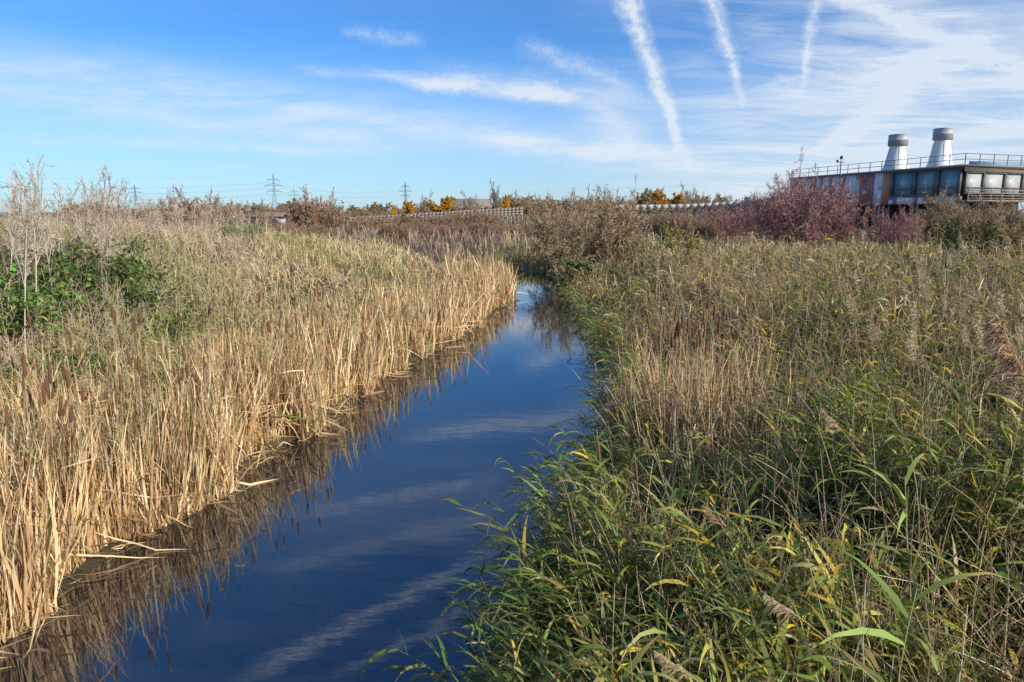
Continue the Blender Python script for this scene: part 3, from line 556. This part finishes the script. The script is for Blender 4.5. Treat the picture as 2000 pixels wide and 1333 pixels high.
# fence
fn=empty('boarded_fence',(0,0,0),0,'grey-beige boarded fence rising to the right behind the marsh','fence')
g=Geo();FP=[]
for k in range(47):
    t=k/46;u=680+t*340;D=90-6*t;xx,yy=atD(u,D);zb=zv(441-19*t,D);FP.append((xx,yy,zb))
    p_=Geo();p_.box(xx-.05,xx+.05,yy-.05,yy+.05,min(1.,zb-.3),zb+1.1);p_.build('post',mWood,fn)
for a,b in zip(FP[:-1],FP[1:]):
    for h_ in (.12,.44,.76): 
        v=[(a[0],a[1]-.09,a[2]+h_),(b[0],b[1]-.09,b[2]+h_),(b[0],b[1]-.055,b[2]+h_),(a[0],a[1]-.055,a[2]+h_)];v+=[(q[0],q[1],q[2]+.24) for q in v];g.add(v,(.4,.4,.4),[(3,2,1,0),(4,5,6,7),(0,1,5,4),(1,2,6,5),(2,3,7,6),(3,0,4,7)])
g.build('boards',mWood,fn)
def house(u,D,w,h,rh,dep,label,mw,mr,name='house',zb=1.4):
    xx,yy=atD(u,D);o=empty(name,(xx,yy,zb),.12,label,'house' if name=='house' else 'shelter')
    g=Geo();g.box(-w/2,w/2,0,dep,0,h);g.add([(-w/2,0,h),(-w/2,dep,h),(-w/2,dep/2,h+rh),(w/2,0,h),(w/2,dep,h),(w/2,dep/2,h+rh)],(.5,.5,.5),None,[(0,2,1),(3,4,5)]);g.build('wall',mw,o)
    g=Geo();e=.3;sl=rh/(dep/2)
    for sgn in (0,1):
        y0=-e if sgn==0 else dep+e; z0=h-e*sl
        v=[(-w/2-e,y0,z0),(w/2+e,y0,z0),(w/2+e,dep/2,h+rh+.01),(-w/2-e,dep/2,h+rh+.01)];v+=[(a,b,c+.15) for a,b,c in v];g.add(v,(.3,.2,.2),[(0,1,2,3),(4,5,6,7),(0,1,5,4),(1,2,6,5),(3,0,4,7)])
    g.build('roof',mr,o)
    for k in range(3):
        f=Geo();cx=-w/2+w*(k+.5)/3;b0=h*.35;b1=h*.75
        f.box(cx-.5,cx+.5,-.06,-.003,b0,b0+.08);f.box(cx-.5,cx+.5,-.06,-.003,b1,b1+.08);f.box(cx-.5,cx-.42,-.06,-.003,b0+.08,b1);f.box(cx+.42,cx+.5,-.06,-.003,b0+.08,b1);fo=f.build('window',mWood,o)
        f=Geo();f.box(cx-.42,cx+.42,-.03,-.004,b0+.08,b1);f.build('pane',mDark,fo)
house(912,128,8.8,2.7,1.5,7,'low house with grey-brown pitched roof beyond the fence at centre',mat_plain('house_render',(.42,.36,.3),.85),mat_plain('roof_tiles',(.24,.2,.17),.8),zb=1.3)
house(508,86,5,1.5,.3,3,'low dark hut with brown roof far across the left field',mat_plain('dark_boarding',(.08,.06,.055),.85),mat_plain('brown_roof',(.2,.14,.12),.8),'hut',zb=1.2)
xx,yy=atD(548,62);o=empty('notice_board',(xx,yy,float(height(xx,yy))),0,'small pale board on two posts beside the tall brown bush','notice board')
g=Geo();g.box(-.4,.4,-.03,.03,.9,1.35);g.build('panel',mConc,o)
for s_ in (-.36,.36): g=Geo();g.box(s_-.04,s_+.04,.035,.1,0,1.5);g.build('post',mWood,o)
# ---------------------------------------------------------------- pylons
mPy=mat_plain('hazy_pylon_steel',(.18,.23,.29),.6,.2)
def pylon():
    o=empty('electricity_pylon',(0,0,0));g=Geo();H=46
    def hw(z): return 3.6*(1-z/30)**1.1*.72+.9 if z<30 else .9-.55*(z-30)/16
    lv=[0,7,13,18,22.5,26,30,34,38,42,H]
    for a,b in zip(lv[:-1],lv[1:]):
        A=hw(a);B=hw(b)
        for sx,sy in ((-1,-1),(1,-1),(1,1),(-1,1)): g.bar((sx*A,sy*A,a),(sx*B,sy*B,b),.24)
        for k in range(4):
            c=[(-1,-1),(1,-1),(1,1),(-1,1)];p_,q=c[k],c[(k+1)%4];g.bar((p_[0]*A,p_[1]*A,a),(q[0]*B,q[1]*B,b),.13);g.bar((q[0]*A,q[1]*A,a),(p_[0]*B,p_[1]*B,b),.13)
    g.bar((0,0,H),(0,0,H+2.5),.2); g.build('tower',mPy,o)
    for z,w in ((27,8),(33.5,10.5),(40,7)):
        g=Geo()
        for s_ in (-1,1):
            for yy in (-.7,.7): g.bar((0,yy,z),(s_*w,0,z),.22);g.bar((0,yy,z+2.4),(s_*w,0,z),.18)
            for t in (.3,.6): g.bar((s_*w*t,0,z),(s_*w*t,0,z+2.4*(1-t)),.1)
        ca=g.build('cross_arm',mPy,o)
        for s_ in (-1,1): g=Geo();g.bar((s_*w,0,z),(s_*w,0,z-2.8),.2);g.build('insulator',mPy,ca)
    return o
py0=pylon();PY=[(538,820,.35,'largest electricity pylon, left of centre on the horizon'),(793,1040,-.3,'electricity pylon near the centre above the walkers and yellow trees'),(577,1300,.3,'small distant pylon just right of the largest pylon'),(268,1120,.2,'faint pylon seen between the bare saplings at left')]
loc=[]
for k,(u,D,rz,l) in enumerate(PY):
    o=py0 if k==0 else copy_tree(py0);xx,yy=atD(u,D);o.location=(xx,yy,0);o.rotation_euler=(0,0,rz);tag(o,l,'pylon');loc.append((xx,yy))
def wires(a,b,lab):
    g=Geo()
    for z,w in ((24.2,8),(30.7,10.5),(37.2,7),(48,0)):
        for s_ in ((-1,1) if w else (1,)):
            t=np.linspace(0,1,22)[:,None];A=np.array([a[0]+s_*w,a[1],z]);Bq=np.array([b[0]+s_*w,b[1],z]);P=A+(Bq-A)*t;P[:,2]-=(4*9*t*(1-t))[:,0];g.tube(P[None],np.full((1,22),.055),np.array([(.2,.2,.2)]),3)
    tag(g.build('power_lines',mPy),lab,'power lines')
wires(loc[0],(-720,700),'power lines running left from the largest pylon');wires(loc[0],loc[1],'power lines strung between the largest pylon and the central pylon');wires(loc[3],loc[2],'faint power lines between the two distant left pylons')
# ---------------------------------------------------------------- people
def skin(name,V,E,R,mat,parent):
    me=bpy.data.meshes.new(name);me.from_pydata(V,E,[]);me.materials.append(mat);o=bpy.data.objects.new(name,me);COL.objects.link(o);o.parent=parent
    o.modifiers.new('skin','SKIN')
    bm=bmesh.new();bm.from_mesh(me);ly=bm.verts.layers.skin.verify();bm.verts.ensure_lookup_table()
    for v,r in zip(bm.verts,R): v[ly].radius=(r,r)
    bm.verts[0][ly].use_root=True;bm.to_mesh(me);bm.free()
    s=o.modifiers.new('sub','SUBSURF');s.levels=1;s.render_levels=1;return o
mSkin=mat_plain('skin',(.45,.28,.2),.6)
def person(u,D,rz,coat,trou,label,step=.18,vfeet=None):
    xx,yy=atD(u,D);zz=float(height(xx,yy)) if vfeet is None else zv(vfeet,D);o=empty('person',(xx,yy,zz),rz,label,'person')
    V=[(0,0,.95),(0,0,1.2),(0,0,1.42),(0,0,1.52),(0,.01,1.62),(0,.02,1.72)];R=[.14,.13,.11,.055,.09,.07];E=[(0,1),(1,2),(2,3),(3,4),(4,5)]
    for s in (-1,1):
        n=len(V);V+=[(s*.09,0,.88),(s*.1,s*step*.4,.48),(s*.1,s*step,.08),(s*.1,s*step+.16,.04)];R+=[.09,.06,.04,.035];E+=[(0,n),(n,n+1),(n+1,n+2),(n+2,n+3)]
        n=len(V);V+=[(s*.2,0,1.4),(s*.25,-s*.06,1.12),(s*.26,-s*.02+.06,.88),(s*.26,.07,.8)];R+=[.05,.04,.03,.03];E+=[(2,n),(n,n+1),(n+1,n+2),(n+2,n+3)];h=n+3
        for f,(fy,fl) in enumerate(((-.03,.07),(-.01,.085),(.01,.08),(.03,.065),(.06,.04))):
            n=len(V);V+=[(s*.265,.07+fy,.8-fl*.5),(s*.255,.075+fy*1.1,.8-fl)];R+=[.009,.008];E+=[(h,n),(n,n+1)]
    skin('body',V,E,R,mSkin,o)
    V=[(0,0,.82),(0,0,1.15),(0,0,1.4)];R=[.19,.17,.15];E=[(0,1),(1,2)]
    for s in (-1,1):n=len(V);V+=[(s*.2,0,1.4),(s*.25,-s*.06,1.12),(s*.26,-s*.02+.06,.9)];R+=[.075,.06,.05];E+=[(2,n),(n,n+1),(n+1,n+2)]
    skin('coat',V,E,R,mat_plain('coat_cloth',coat,.9),o)
    V=[(0,0,.92)];R=[.15];E=[]
    for s in (-1,1):n=len(V);V+=[(s*.09,0,.85),(s*.1,s*step*.4,.48),(s*.1,s*step,.12)];R+=[.11,.08,.065];E+=[(0,n),(n,n+1),(n+1,n+2)]
    skin('trousers',V,E,R,mat_plain('trouser_cloth',trou,.9),o)
    g=Geo();g.lathe([(.0,1.8),(.07,1.78),(.1,1.7),(.1,1.62),(.06,1.6)],(.05,.03,.02),12,0,-.01);g.build('hair',mat_plain('dark_hair',(.04,.025,.02),.8),o,True)
person(803,80,.3,(.02,.02,.03),(.03,.03,.05),'person in dark coat by the fence, left of the pair')
person(816,80,-.4,(.05,.06,.09),(.04,.04,.05),'person in blue-grey coat by the fence, right of the pair')
person(456,70,1.,(.03,.04,.05),(.05,.04,.04),'lone person in dark clothes walking beside the domed brown shrub')
# ---------------------------------------------------------------- sky
w=bpy.data.worlds.new('World');S.world=w;w.use_nodes=True;nt=w.node_tree;nt.nodes.clear();N=nt.nodes.new;Lk=nt.links.new
EL=math.radians(25);AZ=math.radians(130)
out=N('ShaderNodeOutputWorld');bg=N('ShaderNodeBackground');bg.inputs['Strength'].default_value=.13;Lk(bg.outputs[0],out.inputs[0])
sky=N('ShaderNodeTexSky');sky.sky_type='NISHITA';sky.sun_disc=False;sky.sun_elevation=EL;sky.sun_rotation=AZ;sky.dust_density=.3;sky.ozone_density=3.5;sky.air_density=1.
tc=N('ShaderNodeTexCoord');sx=N('ShaderNodeSeparateXYZ');Lk(tc.outputs['Generated'],sx.inputs[0])
def M(op,a,b=None,c=None,clamp=False):
    n=N('ShaderNodeMath');n.operation=op;n.use_clamp=clamp
    for i_,v in enumerate((a,b,c)):
        if v is None: continue
        if isinstance(v,(int,float)): n.inputs[i_].default_value=v
        else: Lk(v,n.inputs[i_])
    return n.outputs[0]
def noise(vec,scale,detail=5,rough=.55,dist=0):
    n=N('ShaderNodeTexNoise');n.inputs['Scale'].default_value=scale;n.inputs['Detail'].default_value=detail;n.inputs['Roughness'].default_value=rough;n.inputs['Distortion'].default_value=dist;Lk(vec,n.inputs['Vector']);return n
yc=M('MAXIMUM',M('ABSOLUTE',sx.outputs[1]),.05); gx0=M('DIVIDE',sx.outputs[0],yc); gz0=M('DIVIDE',sx.outputs[2],yc)
cb=N('ShaderNodeCombineXYZ');Lk(gx0,cb.inputs[0]);Lk(gz0,cb.inputs[1])
nd=noise(cb.outputs[0],18,6,.78);sc=N('ShaderNodeSeparateColor');Lk(nd.outputs['Color'],sc.inputs[0])
gxs=M('ADD',gx0,M('MULTIPLY',M('SUBTRACT',sc.outputs[0],.5),.034)); gzs=M('ADD',gz0,M('MULTIPLY',M('SUBTRACT',sc.outputs[1],.5),.034))
nf=noise(cb.outputs[0],46,5,.8)
fr=N('ShaderNodeMapRange');fr.inputs[1].default_value=.3;fr.inputs[2].default_value=.68;fr.inputs[3].default_value=.15;fr.inputs[4].default_value=1.35;Lk(nf.outputs['Fac'],fr.inputs[0]);fine=fr.outputs[0]
def g2(u,v): d=ray(u,v);return d[0]/d[1],d[2]/d[1]
def g2m(u,v): a,b=g2(u,v);return a,-b
def seg(a,b,w0,w1,st,end=5.,gf=g2,pw=1.1):
    A=gf(*a);B=gf(*b);dx,dz=B[0]-A[0],B[1]-A[1];L=math.hypot(dx,dz);ux,uz=dx/L,dz/L
    px=M('SUBTRACT',gxs,A[0]);pz=M('SUBTRACT',gzs,A[1])
    s=M('DIVIDE',M('ADD',M('MULTIPLY',px,ux),M('MULTIPLY',pz,uz)),L)
    d=M('ABSOLUTE',M('ADD',M('MULTIPLY',px,-uz),M('MULTIPLY',pz,ux)))
    wd=M('MAXIMUM',M('ADD',M('MULTIPLY',s,(w1-w0)/F),w0/F),.0015)
    v=M('SUBTRACT',1.0,M('DIVIDE',d,wd),clamp=True); v=M('POWER',v,pw)
    e=M('MULTIPLY',M('MULTIPLY',s,end,clamp=True),M('MULTIPLY',M('SUBTRACT',1.0,s),end,clamp=True))
    return M('MULTIPLY',M('MULTIPLY',v,e),st)
crisp=[((1175,-150),(1350,345),44,12,1.05),((1345,-150),(1455,220),42,11,.75),((1610,-100),(1560,200),24,10,.5),((1000,80),(1260,180),36,28,.45),((660,60),(840,82),16,22,.35),((1520,-60),(2100,190),22,28,.45),((1700,300),(2100,225),20,20,.4)]
crm=[((430,1350),(1000,1060),36,28,.5),((640,1330),(980,1160),26,20,.35),((560,1010),(1000,930),26,32,.3)]
soft=[((560,128),(1150,192),14,34,.95),((800,140),(1290,195),40,24,.4),((-200,95),(1450,335),85,55,.48),((-200,160),(900,300),100,45,.34),((1150,190),(1240,300),70,100,.3),((1480,-90),(2200,230),60,60,.4),((1700,130),(2100,40),50,70,.4),((900,270),(1400,325),34,34,.4),((1450,200),(1950,120),36,50,.35),((-100,270),(800,300),22,16,.25),((1590,305),(1800,145),24,46,.7),((1000,150),(1230,230),30,40,.3)]
softm=[((760,860),(1190,800),26,30,.5),((500,1120),(1000,1000),30,40,.3)]
def tots(L_,**k):
    t=None
    for s_ in L_:
        v=seg(*s_,**k); t=v if t is None else M('ADD',t,v)
    return t
zc=M('ADD',M('MAXIMUM',sx.outputs[2],0.),.10);cb2=N('ShaderNodeCombineXYZ');Lk(M('DIVIDE',sx.outputs[0],zc),cb2.inputs[0]);Lk(M('DIVIDE',sx.outputs[1],zc),cb2.inputs[1])
mp=N('ShaderNodeMapping');mp.inputs['Rotation'].default_value=(0,0,math.radians(-35));mp.inputs['Scale'].default_value=(.4,1.3,1);Lk(cb2.outputs[0],mp.inputs[0])
c1=noise(mp.outputs[0],1.1,7,.66,.9)
mp2=N('ShaderNodeMapping');mp2.inputs['Rotation'].default_value=(0,0,math.radians(20));mp2.inputs['Scale'].default_value=(.5,1.2,1);mp2.inputs['Location'].default_value=(3,1,0);Lk(cb2.outputs[0],mp2.inputs[0])
c2=noise(mp2.outputs[0],2.6,7,.68,1.1)
mp3=N('ShaderNodeMapping');mp3.inputs['Rotation'].default_value=(0,0,math.radians(-9));mp3.inputs['Scale'].default_value=(1.2,7,1);Lk(cb.outputs[0],mp3.inputs[0])
c3=noise(mp3.outputs[0],4.,6,.66,.4)
r3=N('ShaderNodeMapRange');r3.inputs[1].default_value=.34;r3.inputs[2].default_value=.66;r3.inputs[3].default_value=.2;r3.inputs[4].default_value=1.3;Lk(c3.outputs['Fac'],r3.inputs[0])
tot=M('ADD',M('MULTIPLY',M('ADD',tots(crisp,pw=1.4),tots(crm,gf=g2m,pw=1.4)),fine),M('MULTIPLY',M('ADD',tots(soft,pw=1.4),tots(softm,gf=g2m,pw=1.3)),r3.outputs[0]))
side=N('ShaderNodeMapRange');side.interpolation_type='SMOOTHSTEP';side.inputs[1].default_value=0.;side.inputs[2].default_value=.55;side.inputs[3].default_value=.06;side.inputs[4].default_value=1.;Lk(gx0,side.inputs[0])
r1=N('ShaderNodeMapRange');r1.inputs[1].default_value=.44;r1.inputs[2].default_value=.76;Lk(c1.outputs['Fac'],r1.inputs[0])
r2=N('ShaderNodeMapRange');r2.inputs[1].default_value=.44;r2.inputs[2].default_value=.78;Lk(c2.outputs['Fac'],r2.inputs[0])
ci=M('MULTIPLY',M('ADD',M('MULTIPLY',r1.outputs[0],.6),M('MULTIPLY',r2.outputs[0],.6)),side.outputs[0])
hi=N('ShaderNodeMapRange');hi.inputs[1].default_value=.26;hi.inputs[2].default_value=.42;Lk(sx.outputs[2],hi.inputs[0])
ci=M('ADD',ci,M('MULTIPLY',M('MULTIPLY',r1.outputs[0],.3),hi.outputs[0]))
hz=N('ShaderNodeMapRange');hz.inputs[1].default_value=0.;hz.inputs[2].default_value=.22;hz.inputs[3].default_value=.4;hz.inputs[4].default_value=0.;Lk(sx.outputs[2],hz.inputs[0])
vl=M('ADD',M('MULTIPLY',side.outputs[0],M('ADD',.14,M('MULTIPLY',hz.outputs[0],.6))),M('MULTIPLY',hz.outputs[0],1.1))
al=M('MINIMUM',M('ADD',M('ADD',tot,ci),vl),.9,clamp=True)
tint=N('ShaderNodeMix');tint.data_type='RGBA';tint.blend_type='MULTIPLY';tint.inputs[0].default_value=1.;tint.inputs[7].default_value=(.40,.80,1.22,1);Lk(sky.outputs[0],tint.inputs[6])
mx=N('ShaderNodeMix');mx.data_type='RGBA';Lk(al,mx.inputs[0]);Lk(tint.outputs[2],mx.inputs[6]);mx.inputs[7].default_value=(5.9,6.5,7.2,1);Lk(mx.outputs[2],bg.inputs[0])
sun=bpy.data.lights.new('sun','SUN');sun.energy=5.;sun.angle=math.radians(.5);sun.color=(1,.92,.78);so=bpy.data.objects.new('sun',sun);COL.objects.link(so)
sv=Vector((math.sin(AZ)*math.cos(EL),math.cos(AZ)*math.cos(EL),math.sin(EL)));so.rotation_euler=(-sv).to_track_quat('-Z','Y').to_euler()
cam=bpy.data.cameras.new('camera');cam.sensor_width=36;cam.lens=24;cam.clip_end=9000;cam.clip_start=.05;co=bpy.data.objects.new('camera',cam);COL.objects.link(co);co.location=(0,0,CH);co.rotation_euler=(math.pi/2-PITCH,0,0);S.camera=co
S.view_settings.view_transform='Standard';S.view_settings.look='None';S.view_settings.exposure=0
